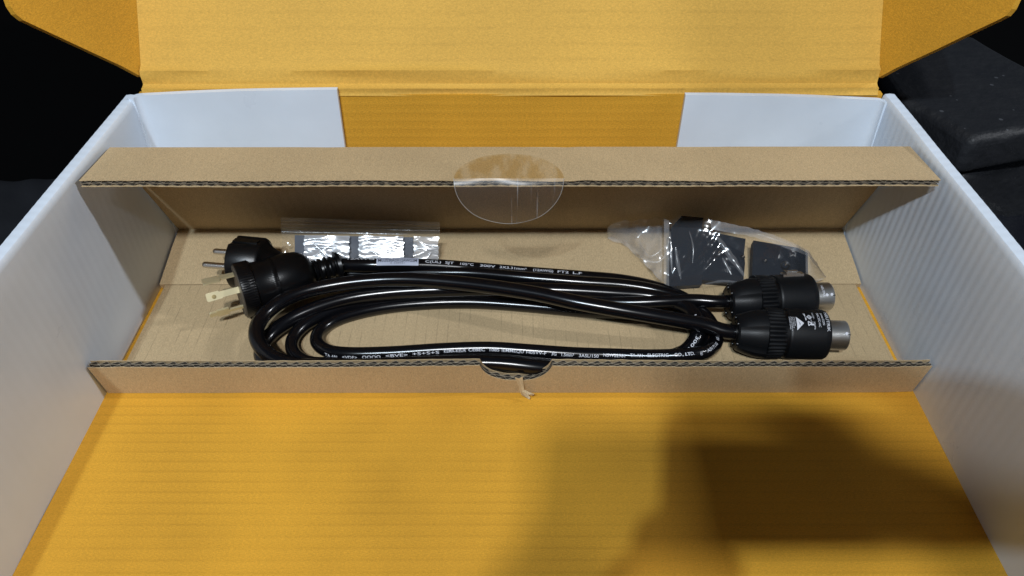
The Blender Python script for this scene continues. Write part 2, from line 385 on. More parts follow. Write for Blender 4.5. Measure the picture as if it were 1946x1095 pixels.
for s in (-1, 1):
    ph = math.radians(66); out = Vector((s*math.cos(ph), 0, 0))+LN*math.sin(ph); n = out.cross(LD)
    e0 = lidp(s*.2463, 0)
    poly = [(269, 146), (232, 126), (150, 88), (75, 53), (45, 39), (30, 27), (20, 12), (13, -8), (4, -60)] if s < 0 else [(1668, 148), (1702, 130), (1780, 94), (1850, 60), (1895, 39), (1912, 30), (1923, 17), (1931, 0), (1944, -60)]
    pts = [PP(u, v, e0, n) for u, v in poly]
    top = pts[-1]+LD*.10; pts += [top, lidp(s*.2463, (top-e0).dot(LD)+.02)]; pts[0] = lidp(s*.2463, max(.004, (pts[0]-e0).dot(LD)))
    m = MB(); m.prism(pts, n.normalized()*.004*(-1 if (n.dot(Vector((0, 1, 0))) < 0) else 1)); m.build('lid_flap', M_lidf, box, smooth=False)

# ------------------------------------------------------------------ the kraft insert
ins = thing('cardboard_insert', 'brown corrugated cable tray with folded top flap and notched front lip', 'cardboard tray', (0, -.09, 0))
XI = .2445
Y0, Y1, ZB = -.1570, -.062, .005          # base
CR = Vector((0, -.0095, .0155)); HG = Vector((0, -.0565, .1135)); FR = Vector((0, -.0993, .1170))
m = MB(); rows = []
for y in [Y0+.0006+(Y1-Y0-.0006)*k/6 for k in range(7)]:
    rows.append([Vector((-XI+2*XI*i/40, y, ZB+.0004*fnoise(i*.3, y*20))) for i in range(41)])
m.shell(rows, .0042); m.build('base_panel', M_kraft, ins)
def strip(a, b, xw, n=6, bow=0.):
    nn = Vector((0, -(b-a).z, (b-a).y)).normalized(); rows = []
    for k in range(n+1):
        t = k/n; rows.append([Vector((-xw+2*xw*i/40, 0, 0))+a.lerp(b, t)+nn*(bow*math.sin(PI*t)+.0005*fnoise(i*.25, t*2, a.y*50)) for i in range(41)])
    return rows
XR = .2487
m = MB(); m.shell(strip(Vector((0, Y1+.0006, ZB+.0002)), CR, XR, bow=.0006), .0042); m.build('ramp_panel', M_kraftp, ins)
m = MB(); m.shell(strip(CR+Vector((0, .0003, -.0022)), HG+Vector((0, .0004, -.0042)), XR), .004); m.build('rear_panel', M_kraftp, ins)

def corrugated(name, mat, org, V, N, edge, back, x0, x1, th, parent, dent=0., pitch=.0066, seed=0, depth=.012, sag=None):
    """double wall board; V runs along the flutes towards the cut edge, edge(x) its length there, back(x) where the sheet starts"""
    nx = 420; xs = [x0+(x1-x0)*i/nx for i in range(nx+1)]
    def q(x, v, n):
        d = dent*max(0, fnoise(x*22, seed))**2 if dent else 0
        sg = sag(x, v) if sag else 0
        return Vector((x, 0, 0))+org+V*v+N*(n*(1-.9*d)+.0005*fnoise(x*16, seed+2)*(v/.04)+sg)
    t = .00035
    m = MB()
    for n0, n1 in ((th-t, th), (0, t)):   # the two facing liners
        rows = []
        for k in range(7):
            rows.append([q(x, back(x)+(edge(x)-back(x))*(k/6)+(.0005*fnoise(x*160, n0*900+seed) if k == 6 else 0), n1 if n0 else n0) for x in xs])
        m.shell(rows, t*(1 if n0 == 0 else -1))
    o = m.build(name, mat, parent)
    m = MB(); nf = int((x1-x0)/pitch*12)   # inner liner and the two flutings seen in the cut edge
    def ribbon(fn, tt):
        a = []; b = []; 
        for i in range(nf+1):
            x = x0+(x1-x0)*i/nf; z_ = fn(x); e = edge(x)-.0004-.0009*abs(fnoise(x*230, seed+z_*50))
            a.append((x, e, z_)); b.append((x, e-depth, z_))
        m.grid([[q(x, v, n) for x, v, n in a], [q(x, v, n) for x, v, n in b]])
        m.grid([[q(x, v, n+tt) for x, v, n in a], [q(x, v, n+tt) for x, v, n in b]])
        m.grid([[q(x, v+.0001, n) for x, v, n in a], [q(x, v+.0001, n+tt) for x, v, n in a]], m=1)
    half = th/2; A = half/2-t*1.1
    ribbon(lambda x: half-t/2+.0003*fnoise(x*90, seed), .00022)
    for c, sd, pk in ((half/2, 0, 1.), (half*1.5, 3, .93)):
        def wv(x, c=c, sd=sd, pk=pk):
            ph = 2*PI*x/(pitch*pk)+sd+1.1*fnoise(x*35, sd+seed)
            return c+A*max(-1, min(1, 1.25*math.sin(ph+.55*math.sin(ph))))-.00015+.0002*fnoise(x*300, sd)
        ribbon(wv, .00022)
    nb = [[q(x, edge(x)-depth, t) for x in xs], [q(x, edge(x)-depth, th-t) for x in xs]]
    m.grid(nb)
    m.build('fluting', M_med_shade, o, mats=[M_med_shade, M_cut], angle=60)['kind'] = 'stuff'
    return o
fv = (FR-HG); fl = fv.length; fv.normalize(); fn_ = Vector((0, fv.z, -fv.y))
def flap_edge(x): return fl+.0004*fnoise(x*60)
def flap_back(x): return 0.
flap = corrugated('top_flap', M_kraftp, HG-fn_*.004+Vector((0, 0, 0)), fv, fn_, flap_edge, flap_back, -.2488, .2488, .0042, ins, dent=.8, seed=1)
LB = Vector((0, -.1582, .0004)); LT = Vector((0, -.1640, .0295)); lv = (LT-LB); ll = lv.length; lv.normalize(); ln = Vector((0, lv.z, -lv.y))
cxn = P(980, 700, .028).x; hwn = (P(1047, 700, .028).x-P(912, 700, .028).x)/2
def lip_edge(x):
    a = (x-cxn)/hwn; e = ll+.0007*fnoise(x*13, 4)+.0018*math.exp(-((x-cxn+.015)/.06)**2)
    if abs(a) < 1: e -= .0165*(max(0, 1-abs(a+.05*fnoise(x*120))**2.4))**.6
    return e
LIPN = Vector((0, -lv.z, lv.y))
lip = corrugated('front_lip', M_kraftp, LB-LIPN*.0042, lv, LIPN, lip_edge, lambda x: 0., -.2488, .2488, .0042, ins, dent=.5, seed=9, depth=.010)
# torn paper shred hanging from the notch
def shred_strip(pts, wds):
    rows = []
    for (u, v, dz), wd in zip(pts, wds):
        c = PP(u, v, LB+LIPN*(.0012+dz), LIPN); rows.append([c-Vector((wd, 0, 0)), c+LIPN*.0008, c+Vector((wd, 0, .0006))])
    return rows
m = MB(); m.shell(shred_strip([(986, 717, -.0008), (990, 732, .001), (992, 742, .002), (997, 750, .0034), (1006, 757, .0052)], [.0022, .0015, .0013, .0019, .0006]), .0003)
m.shell(shred_strip([(993, 742, .002), (1000, 746, .003), (1010, 750, .0042), (1014, 749, .0055)], [.0016, .0015, .0013, .0004]), .0003)
m.build('torn_shred', M_kraftp, lip)
# round clear sticker, its lower half hanging free
cs = PP(967, 346, FR, fn_); rs = .0318
m = MB(); rows = []; fr_ = []
for k in range(-12, 13):
    a = math.asin(max(-1, min(1, k/12)));  hw = rs*math.cos(a); d = rs*math.sin(a)   # d<0 hangs beyond the edge
    row = []
    for i in range(25):
        x = hw*(-1+2*i/24)
        if d >= 0: p_ = Vector((cs.x+x, 0, 0))+Vector((0, FR.y, FR.z))-fv*d+fn_*.0014
        else:
            t = -d; p_ = Vector((cs.x+x, 0, 0))+Vector((0, FR.y, FR.z))+fn_*.0014+fv*(.0006+.004*(1-math.exp(-t/.006)))+Vector((0, -.10*t, -t*.86))+Vector((0, -.0012*fnoise(x*45, t*25), 0))
        row.append(p_)
    rows.append(row); 
m.grid(rows[:13]); 
seal_free = m
mm = MB(); mm.grid(rows[12:])
o = m.build('clear_sticker', M_seal, flap); o2 = mm.build('sticker_stuck_half', M_stuck, flap)
edge_pts = [rows[k][0] for k in range(12, -1, -1)]+rows[0][1:-1]+[rows[k][-1] for k in range(0, 13)]
ep = Path([edge_pts[0]]+[p_ for p_ in edge_pts[2:-2:2]]+[edge_pts[-1]])
m = MB(); m.grid(ep.tube(.00015, 6), True); m.build('sticker_rim', plain('cut film edge', (.3, .29, .27), .4), flap)

# ------------------------------------------------------------------ connectors and plugs
def frame(p0, p1, roll=0):
    X = (p1-p0).normalized(); vd = CAM-p0; Y = (vd-X*vd.dot(X)).normalized(); Z = X.cross(Y)   # Y faces the camera
    return X, Y*math.cos(roll)+Z*math.sin(roll), Z*math.cos(roll)-Y*math.sin(roll)
def connector(parent, p0, p1, k=1., with_print=False, latch=False):
    X, Y, Z = frame(p0, p1); X = X*.885
    R = .0158*k
    def facet(a, r_, t):
        c = math.cos(3*(t-.35)); return r_*(1-.085*max(0, min(1, (c+.2)*3))*(1 if a > .003 else .6))
    m = MB(); m.lathe(p0, X, Y, Z, [(.0, .0078*k), (.0, .0105*k), (.0012, .0118*k), (.006, .0136*k), (.011, .0150*k), (.0165, .0159*k), (.0205, .0161*k)], 72, facet)
    boot = m.build('rear_boot', M_matte, parent, angle=28)
    m = MB(); m.lathe(p0, X, Y, Z, [(-.0006, .0052*k), (-.0006, .0068*k), (.004, .0070*k)], 30); m.build('cable_gland', M_plug, boot)
    for t in (.9, 2.2, 3.6, 4.9, 5.7):
        m = MB(); c = p0+(Y*math.cos(t)+Z*math.sin(t))*.0093*k
        m.lathe(c, X, Y, Z, [(-.0009, 0.0004), (-.0009, .0014), (-.0003, .0017), (.002, .0017)], 14); m.build('screw', M_plug, boot)
    n = 34
    def ribs(a, r_, t):
        f = abs(math.sin(n/2*t)); taper = min(1, max(0, (a-.0190)/.004)); return r_-.0011*k*(1-f)**1.2*taper
    m = MB(); m.lathe(p0, X, Y, Z, [(.0195, .0150*k), (.0197, .0164*k), (.023, .0164*k), (.027, .0162*k), (.0305, .0160*k), (.0318, .0157*k), (.0318, .0145*k)], n*8, ribs, cap=False)
    m.build('ribbed_collar', M_matte, parent, angle=50)
    m = MB(); m.lathe(p0, X, Y, Z, [(.0305, .0152*k), (.0352, .0152*k)], 60, cap=False); m.build('gap_ring', M_plug, parent)
    m = MB(); m.lathe(p0, X, Y, Z, [(.0340, .0150*k), (.0340, .0156*k), (.0346, .0160*k), (.0360, .01605*k), (.0580, .01605*k), (.0608, .0157*k), (.0624, .0149*k), (.0632, .0135*k), (.0634, .0100*k)], 64, cap=False)
    sl = m.build('sleeve', M_matte, parent)
    r1 = .0094*k
    m = MB(); m.lathe(p0, X, Y, Z, [(.0615, r1*1.0), (.0640, r1), (.0765, r1), (.0772, r1*.985), (.0775, r1*.96), (.0775, r1*.86), (.0765, r1*.84), (.066, r1*.83)], 64, cap=False)
    tb = m.build('metal_tube', M_nickel, parent)
    m = MB(); m.lathe(p0, X, Y, Z, [(.070, r1*.84), (.070, .0001)], 32, cap=False); m.build('contact_face', M_plug, parent)
    t = -.12; c = p0+X*.0748+(Y*math.cos(t)+Z*math.sin(t))*(r1-.0002)
    m = MB(); m.lathe(c, (Y*math.cos(t)+Z*math.sin(t)), X, Z, [(0, .0011), (.0005, .0010), (.0006, .0001)], 14); m.build('dimple', M_print, tb)
    m = MB(); t = -.05; d = (Y*math.cos(t)+Z*math.sin(t)); m.box(p0+X*.0764+d*r1, X*.0012, d*.00025, d.cross(X)*.0003); m.build('key_slot', M_plug, tb)
    def wrap(mb, txt, a0, t0, w_, h, mirror=False):     # reads around the sleeve, letters' tops towards the metal end
        g, f = glyphs(txt, w_, h); v = []
        for x, y in g:
            tt = t0+x/R; v.append(p0+X*(a0+y)+(Y*math.cos(tt)+Z*math.sin(tt))*(.01605*k+.00012))
        mb.add(v, f)
    def wrappoly(mb, pts):
        v = []
        for a, b in pts: v.append(p0+X*a+(Y*math.cos(b/R)+Z*math.sin(b/R))*(.01605*k+.00014))
        mb.add(v, [tuple(range(len(pts)))])
    return X, Y, Z, R, sl, wrap, wrappoly

heavy = thing('power_cable', 'black power cable with three brass blades and the nearer printed connector', 'power cable', P(900, 620, ZB), 'coiled power cables in the tray')
light_c = thing('power_cable', 'black power cable with two round steel pins and the farther latched connector', 'power cable', P(900, 600, ZB), 'coiled power cables in the tray')
zc = ZB+.0166
A0, A1 = P(1396, 631, zc+.0005), P(1612, 638, zc)
B0, B1 = P(1383, 573, zc+.0008), P(1580, 563, zc)
X, Y, Z, R, sl, wrap, wpoly = connector(heavy, A0, A1)
sg = 1 if Z.dot(rt.cross(fw)) else 1
# which way is "up the picture" around the sleeve
upc = 1 if px(A0+X*.05+(Y*math.cos(.5)+Z*math.sin(.5))*R)[1] < px(A0+X*.05+Y*R)[1] else -1
m = MB()
def ring_text(txt, a, top_b, w_, h):     # text running down the picture, starting top_b (m above the facing line)
    g, f = glyphs(txt, w_, h); v = []
    for x, y in g:
        b = upc*(top_b-x)/R; v.append(A0+X*(a+y)+(Y*math.cos(b)+Z*math.sin(b))*(.01605+.00012))
    m.add(v, f)
ring_text('NEUTRIK', .0598, .0158, .0138, .0020)
ring_text('powerCON', .0568, .0150, .0090, .0015)
ring_text('NAC3FC-HC', .0540, .0150, .0104, .0016)
ring_text('32A 250V~', .0505, .0152, .0054, .0010); ring_text('50/60Hz', .0505, .0080, .0050, .0010); ring_text('IEC 60320', .0484, .0110, .0040, .0007)
def ring_poly(pts):
    m.add(*curved(pts, .01605+.00016))
def curved(pts, rr):
    bm = bmesh.new(); bm.faces.new([bm.verts.new((a, b, 0)) for a, b in pts])
    for k in range(-20, 40):
        bmesh.ops.bisect_plane(bm, geom=bm.verts[:]+bm.edges[:]+bm.faces[:], plane_co=(0, k*.0006, 0), plane_no=(0, 1, 0))
    bm.verts.index_update(); f = [tuple(q.index for q in a.verts) for a in bm.faces]
    v = [A0+X*q.co.x+(Y*math.cos(upc*q.co.y/R)+Z*math.sin(upc*q.co.y/R))*rr for q in bm.verts]; bm.free(); return v, f
def ring_line(a, b, w_=.00022):
    d = Vector((b[0]-a[0], b[1]-a[1])).normalized(); nx_ = (-d.y*w_, d.x*w_)
    ring_poly([(a[0]+nx_[0], a[1]+nx_[1]), (b[0]+nx_[0], b[1]+nx_[1]), (b[0]-nx_[0], b[1]-nx_[1]), (a[0]-nx_[0], a[1]-nx_[1])])
def ring_loop(pts, w_=.00022):
    for a, b in zip(pts, pts[1:]+pts[:1]): ring_line(a, b, w_)
ring_loop([(.0475, .0128), (.0492, .0113), (.0475, .0098), (.0458, .0113)]); ring_loop([(.0475, .0121), (.0484, .0113), (.0475, .0105), (.0466, .0113)], .00016)
ring_loop([(.0485, .0068), (.0462, .0081), (.0462, .0053)], .0003)
ring_line((.0500, .0060), (.0478, .0060), .0004); ring_text('UL', .0490, .0078, .0024, .0014)
ring_line((.0448, .0142), (.0448, .0088), .00024); ring_line((.0440, .0142), (.0454, .0092), .00016)
# high voltage triangle with a bolt left dark
tri = [(.0432, .0068), (.0382, .0112), (.0382, .0022)]
bolt = [(.0396, .0078), (.0406, .0064), (.0399, .0062), (.0409, .0046), (.0402, .0056), (.0407, .0060), (.0398, .0070)]
ring_poly(tri)
for j, (tx, w_) in enumerate((('CAUTION', .0060), ('DO NOT', .0076), ('DISCONNECT', .0092), ('UNDER LOAD', .0084))):
    ring_text(tx, .0370-.0011*j, .0110, w_, .0007)
m.build('printed_marks', M_print, sl, smooth=False)['kind'] = 'stuff'
m = MB(); m.add(*curved(bolt, .01605+.00032)); m.build('bolt_mark', M_ink, sl, smooth=False)
X2, Y2, Z2, R2, sl2, wrap2, wp2 = connector(light_c, B0, B1)
up2 = 1 if px(B0+X2*.05+(Y2*math.cos(.5)+Z2*math.sin(.5))*R2)[1] < px(B0+X2*.05+Y2*R2)[1] else -1
t = up2*1.22; d = Y2*math.cos(t)+Z2*math.sin(t); e = X2.cross(d)
m = MB(); m.box(B0+X2*.0475+d*.0165, X2*.0078, d*.0010, e*.0030); m.box(B0+X2*.0470+d*.0178, X2*.0052, d*.0007, e*.0038)
m.box(B0+X2*.0470+d*.0187, X2*.0040, d*.0004, e*.0010); m.box(B0+X2*.0425+d*.0184, X2*.0007, d*.0006, e*.0030)
m.build('latch', M_chrome, light_c, smooth=False)
m = MB(); g, f = glyphs('NEUTRIK', .0085, .0017); v = []
for x, y in g:
    b = up2*(.0080-x)/.0094; v.append(B0+X2*(.0690+y)+(Y2*math.cos(b)+Z2*math.sin(b))*.00954)
m.add(v, f)
ring = [(.0712, .0022), (.0726, .0010), (.0712, -.0002), (.0698, .0010)]
v = [B0+X2*a+(Y2*math.cos(up2*b/.0094)+Z2*math.sin(up2*b/.0094))*.00955 for a, b in ring]; m.add(v, [(0, 1, 2, 3)])
m.build('engraved_name', M_print, light_c, smooth=False)['kind'] = 'stuff'

# twist lock plug of the heavy cable
zp = ZB+.0195
Q0, Q1 = P(455, 553, zp+.0012), P(640, 505, zp-.0034)
X, Y, Z = frame(Q0, Q1); XU = X; X = X*.88
def knurl(a, r_, t):
    r = r_
    if .0006 < a < .0105: r -= .00035*(.5+.5*math.sin(70*t))
    if .0240 < a < .0275: r -= .00030*(.5+.5*math.sin(90*t))
    return r
m = MB(); m.lathe(Q0, X, Y, Z, [(0, .0182), (.0003, .0186), (.0006, .0187), (.0104, .0187), (.0108, .0180), (.0112, .0168), (.013, .0166), (.0235, .0163), (.0241, .0167), (.0274, .0168), (.0278, .0163), (.029, .0165),
  (.033, .0170), (.040, .0172), (.046, .0165), (.051, .0146), (.0545, .0115), (.0562, .0088), (.0568, .0072)], 260, knurl)
m.build('plug_body', M_plug, heavy, angle=50)
m = MB(); m.lathe(Q0, X, Y, Z, [(-.0006, .0001), (-.0006, .0172), (.0001, .0176)], 48, cap=False); m.build('plug_face', plain('grey brown plug face', (.06, .05, .04), .5), heavy)
m = MB(); pr = [(.055, .0074)]
for k in range(4):
    a = .0575+k*.0042; pr += [(a, .0070), (a+.0006, .0080), (a+.0021, .0080), (a+.0026, .0066), (a+.0036, .0066)]
pr += [(.0745, .0072), (.0750, .0096), (.0775, .0098), (.0782, .0080), (.0800, .0058)]
m.lathe(Q0, X, Y, Z, pr, 30, lambda a, r_, t: r_*(1+.04*math.sin(2*t+a*900))); m.build('strain_relief', M_plug, heavy)
X = XU; upq = 1 if px(Q0+(Y*math.cos(.5)+Z*math.sin(.5))*.01)[1] < px(Q0+Y*.01)[1] else -1
def blade(base_px, tip_px, dz0, dz1, wid, kind):
    c = Q0-X*.0006+Z*upq*(.0112, .0008, -.0105)[kind]+Y*(.0, .006, .002)[kind]      # root on the plug's face
    tip = c-X*(.0195 if kind != 1 else .0205)
    rad = (c-Q0); rad = (rad-X*rad.dot(X)).normalized(); tg = X.cross(rad)
    return c, tip, rad, tg
for kind, (bu, bv) in enumerate([(446, 523), (455, 551), (461, 581)]):
    c, tip, rad, tg = blade((bu, bv), None, 0, 0, 0, kind)
    m = MB(); L = -X
    if kind == 1:
        fc = (CAM-c); fc = (fc-X*fc.dot(X)).normalized(); sd = X.cross(fc)
        if px(c+sd*.002)[1] > px(c)[1]: sd = -sd
        def q(a, b, h): return c+L*a+sd*b+fc*h
        pl = [(0, -.0020), (.0105, -.0020), (.0115, -.0026), (.0200, -.0028), (.0207, -.0021), (.0207, .0022), (.0200, .0028), (.0128, .0029), (.0122, .0021), (0, .0021)]
        m.prism([q(a, b, .0007) for a, b in pl], -fc*.0014)
        o = m.build('blade', M_brass, heavy, smooth=False)
        m = MB(); m.lathe(q(.0160, -.0004, .0006), fc, X, sd, [(0, .0014), (.00025, .0014), (.00027, .0010)], 20, cap=False)
        m.lathe(q(.0160, -.0004, .0006), fc, X, sd, [(.00012, .0010), (.00013, .0001)], 20, cap=False); m.build('rivet_hole', plain('dull brass', (.42, .33, .16), .4, metal=1), o)
    else:
        th = rad if kind == 0 else rad
        fc = (CAM-c); fc = (fc-X*fc.dot(X)).normalized(); sd = X.cross(fc)
        if px(c+sd*.002)[1] > px(c)[1]: sd = -sd
        tilt = math.radians(62 if kind == 0 else 55)
        wd = sd*math.cos(tilt)-fc*math.sin(tilt) if kind == 0 else sd*math.cos(tilt)+fc*math.sin(tilt); nn = wd.cross(X).normalized()
        def q(a, b): return c+L*a+wd*b
        pl = [(0, -.0016), (.0090, -.0016), (.0096, -.0034), (.0192, -.0036), (.0200, -.0028), (.0200, .0032), (.0190, .0038), (.0, .0024)] if kind == 0 else [(0, -.0012), (.0090, -.0012), (.0092, -.0030), (.0165, -.0032), (.0167, -.0018), (.0208, -.0020), (.0214, -.0012), (.0214, .0016), (.0204, .0022), (.0168, .0022), (.0165, .0032), (.0092, .0032), (.0090, .0012), (0, .0012)]
        m.prism([q(a, b)+nn*.0007 for a, b in pl], -nn*.0014)
        m.build('blade', M_brass, heavy, smooth=False)

# two pin plug of the light cable
zs = ZB+.0185
S0, S1 = P(446, 497, zs+.003), P(530, 504, zs+.002)
X, Y, Z = frame(S0, S1)
ups = 1 if px(S0+(Y*math.cos(.5)+Z*math.sin(.5))*.01)[1] < px(S0+Y*.01)[1] else -1
def notch(a, r_, t):
    tt = (t*ups) % (2*PI); r = r_
    for c0 in (1.15, 1.15+PI):
        d = abs((tt-c0+PI) % (2*PI)-PI)
        if d < .42 and a < .030: r = min(r, r_*.86/max(.5, math.cos(d)))
    return r
m = MB(); m.lathe(S0, X, Y, Z, [(0, .0172), (.0006, .0180), (.002, .0182), (.020, .0180), (.0215, .0172), (.0225, .0150), (.0262, .0118), (.032, .0088), (.040, .0072), (.0404, .0062), (.0440, .0062)], 90, notch)
m.build('plug_body', M_plug, light_c, angle=35)
t = ups*1.15; d = Y*math.cos(t)+Z*math.sin(t); e = X.cross(d)
m = MB(); m.box(S0+X*.0095+d*.0158, X*.0085, d*.0006, e*.0030); m.build('ground_strip', M_plug, light_c, smooth=False)
for sg_ in (1, -1):
    c = S0+(Z*ups*.0049-Y*.0075)*sg_+Z*ups*.0010; m = MB()
    m.lathe(c, -X, Y, Z, [(-.001, .0022), (.0168, .0022), (.0180, .0020), (.0187, .0014), (.0190, .0004)], 20); m.build('pin', M_chrome, light_c)

# cords
RA, RB = .00485, .0043
pa = [(Q0+(Q1-Q0).normalized()*.0695)]+[P(*a) for a in [(712, 504, .0225), (770, 503.5, .020), (830, 506, .018), (900, 511, .0155), (1000, 519, .0125), (1100, 527, .011), (1180, 534, .0105), (1245, 547, .0105), (1298, 568, .0105), (1336, 598, .0105), (1350, 630, .0105), (1344, 660, .0105),
  (1310, 684, .0105), (1240, 697, .0102), (1100, 701, .0102), (930, 700, .0102), (760, 699, .0102), (610, 703, .0102), (535, 703, .0102), (500, 686, .0102), (497, 662, .0105), (512, 638, .0115), (546, 612, .0135), (592, 589, .0165), (660, 568, .0180), (740, 557, .0190),
  (840, 551, .0195), (950, 549, .0200), (1060, 552, .0205), (1160, 557, .0205), (1240, 564, .0200), (1300, 580, .0195), (1326, 606, .0190), (1328, 631, .0175), (1315, 656, .0145), (1286, 678, .0108), (1220, 698, .0105), (1120, 706, .0125), (1030, 699, .0185), (940, 690, .0205),
  (800, 692, .0205), (690, 696, .0208), (600, 697, .0210), (556, 693, .0215), (522, 682, .0220), (498, 663, .0225), (487, 642, .0230), (488, 621, .0235), (502, 598, .0240), (532, 574.5, .0250), (574, 556, .0260), (634, 542, .0270), (704, 534, .0280),
  (772, 531.5, .0290), (850, 536, .0300), (930, 545, .0310), (1020, 559, .0320), (1100, 575, .0320), (1190, 592, .0300), (1280, 607, .0270), (1345, 619, .0240)]]+[A0-(A1-A0).normalized()*.006, A0+(A1-A0).normalized()*.004]
def wob(pts, sd): return [p_ if i < 2 or i > len(pts)-3 else p_+Vector((0, .0007*fnoise(i*.9, sd), .0004*fnoise(i*.7, sd+9))) for i, p_ in enumerate(pts)]
PA = Path(wob(pa, 1)); m = MB(); rows = PA.tube(RA); m.grid(rows, True); cordA = m.build('cord', M_cord, heavy)
pb = [S0+(S1-S0).normalized()*.042]+[P(*a) for a in [(565, 511, .0165), (620, 519, .0115), (690, 520, .0115), (760, 518, .0135), (830, 518, .0150), (900, 520, .0162), (1000, 528, .0175), (1100, 536, .0175), (1190, 543, .0170), (1250, 553, .0165), (1300, 570, .0160), (1340, 598, .0150), (1359, 630, .0140), (1361, 652, .0155),
  (1340, 669, .0190), (1300, 675, .0205), (1240, 677, .0175), (1160, 675, .0146), (1090, 672, .0150), (1010, 667, .0155), (931, 662, .0158), (840, 665, .0150), (740, 671, .0138), (660, 672.5, .0130), (622, 667, .0120), (602, 651, .0108), (605, 632, .0098), (632, 611, .0094), (680, 594.5, .0093), (740, 583, .0093),
  (820, 576, .0093), (900, 575, .0093), (1000, 581, .0093), (1100, 590, .0093), (1200, 598, .0093), (1280, 606, .0093), (1318, 624, .0093), (1322, 648, .0093), (1290, 672, .0093), (1200, 687, .0093), (1000, 686, .0093), (800, 688, .0093), (650, 690, .0093), (590, 690, .0093), (560, 674, .0094),
  (554, 650, .0100), (568, 627, .0112), (604, 602, .0122), (664, 580, .0126), (744, 567, .0126), (840, 561, .0126), (950, 562, .0126), (1070, 568, .0135), (1140, 573, .0160), (1200, 575, .0185), (1260, 573, .0205), (1320, 571.5, .0216)]]+[B0-(B1-B0).normalized()*.006, B0+(B1-B0).normalized()*.004]
PB = Path(wob(pb, 4)); m = MB(); m.grid(PB.tube(RB), True); cordB = m.build('cord', M_cord, light_c)
# printing on the heavy cord
m = MB()
def wordsA(txt, u0, v0, u1, v1, th, lo, hi, h=.0019):
    print_on_path(m, PA, RA, txt, PA.near(u0, v0, lo, hi), PA.near(u1, v1, lo, hi), h, th)
for txt, u0, u1 in (('12AWG', 664, 714), ('C(UL)', 809, 836), ('SJT', 846, 864), ('105°C', 874, 902), ('300V', 913, 940), ('3X3.31mm²', 949, 1000), ('(12AWG)', 1011, 1050), ('FT2', 1060, 1079), ('L.F', 1089, 1106)):
    y = 506 if u0 < 900 else 512 if u0 < 1000 else 522
    wordsA(txt, u0, y, u1, y, .62 if u0 > 790 else 1.05, 0, .2)
wordsA('105°C', 1330, 606, 1327, 638, -.1, .45, .65); wordsA('300V', 1323, 645, 1304, 668, .05, .45, .65)
m.build('printed_text', M_print, cordA, smooth=False)['kind'] = 'stuff'
m = MB(); s0, s1 = PA.near(717, 504, 0, .2), PA.near(797, 505, 0, .2); rows = []
for i in range(61):
    s_ = s0+(s1-s0)*i/60; c, T = PA.at(s_); vd = CAM-c; vd = (vd-T*vd.dot(T)).normalized(); L = vd.cross(T)
    rows.append([c+(vd*math.cos(a)+L*math.sin(a))*(RA+.00018) for a in [-.05+1.9*k/10 for k in range(11)]])
m.grid(rows); lab = m.build('sticker', M_sticker, cordA)
m = MB(); print_on_path(m, PA, RA+.0002, 'MLUS30A3X12AWG2M', s0+.0012, s1-.0012, .0024, .70)
print_on_path(m, PA, RA+.0002, 'E 248921', s0+.009, s1-.010, .0008, .28)
m.build('sticker_text', M_ink, lab, smooth=False)['kind'] = 'stuff'
# printing on the light cord
m = MB()
def wordsB(txt, u0, v0, u1, v1, th=-.22, h=.0020, lo=.2, hi=.5):
    print_on_path(m, PB, RB, txt, PB.near(u0, v0, lo, hi), PB.near(u1, v1, lo, hi), h, th, flip=True)
def wB(txt, u0, v0, u1, v1, th=-.22, h=.0019):
    a, b = PB.near(u0, v0, .18, .5), PB.near(u1, v1, .18, .5)       # the cord runs right to left here
    g, f = glyphs(txt, abs(a-b), h); v = []
    for x, y in g:
        c, T = PB.at(a-x); T = -T
        vd = CAM-c; vd = (vd-T*vd.dot(T)).normalized(); L = vd.cross(T); q = th+y/RB
        v.append(c+(vd*math.cos(q)+L*math.sin(q))*(RB+.00012))
    m.add(v, f)
for txt, u0, u1, th in (('TA AN', 625, 646, -.62), ('<VDE>', 653, 683, -.55), ('⊕⊕⊕⊕' if False else 'OOOO', 691, 723, -.5), ('<BVE>', 735, 776, -.42), ('+S+S+S', 786, 834, -.36), ('KEMA-KEUR', 843, 885, -.25), ('CEBEC', 893, 922, -.2), ('1085', 930, 948, -.2), ('IEMMEQU', 956, 994, -.2),
        ('H05VV-F', 1002, 1039, -.2), ('3G', 1047, 1057, -.2), ('1.5mm²', 1066, 1091, -.2), ('3ASL/150', 1099, 1138, -.2), ('NSW22981', 1146, 1189, -.02), ('TA AN', 1197, 1223, .08), ('ELECTRIC', 1231, 1272, .12), ('CO., LTD.', 1280, 1316, .12)):
    yy = 672 if u0 < 700 else 667 if u0 < 900 else 664 if u0 < 1000 else 672 if u0 < 1100 else 680
    wB(txt, u0, yy, u1, yy, th)
wB('A017135', 1335, 672, 1356, 661, .05); wB('60227', 1358, 657, 1366, 645, .05); wB('(((', 1322, 675, 1330, 673, .0)
m.build('printed_text', M_print, cordB, smooth=False)['kind'] = 'stuff'

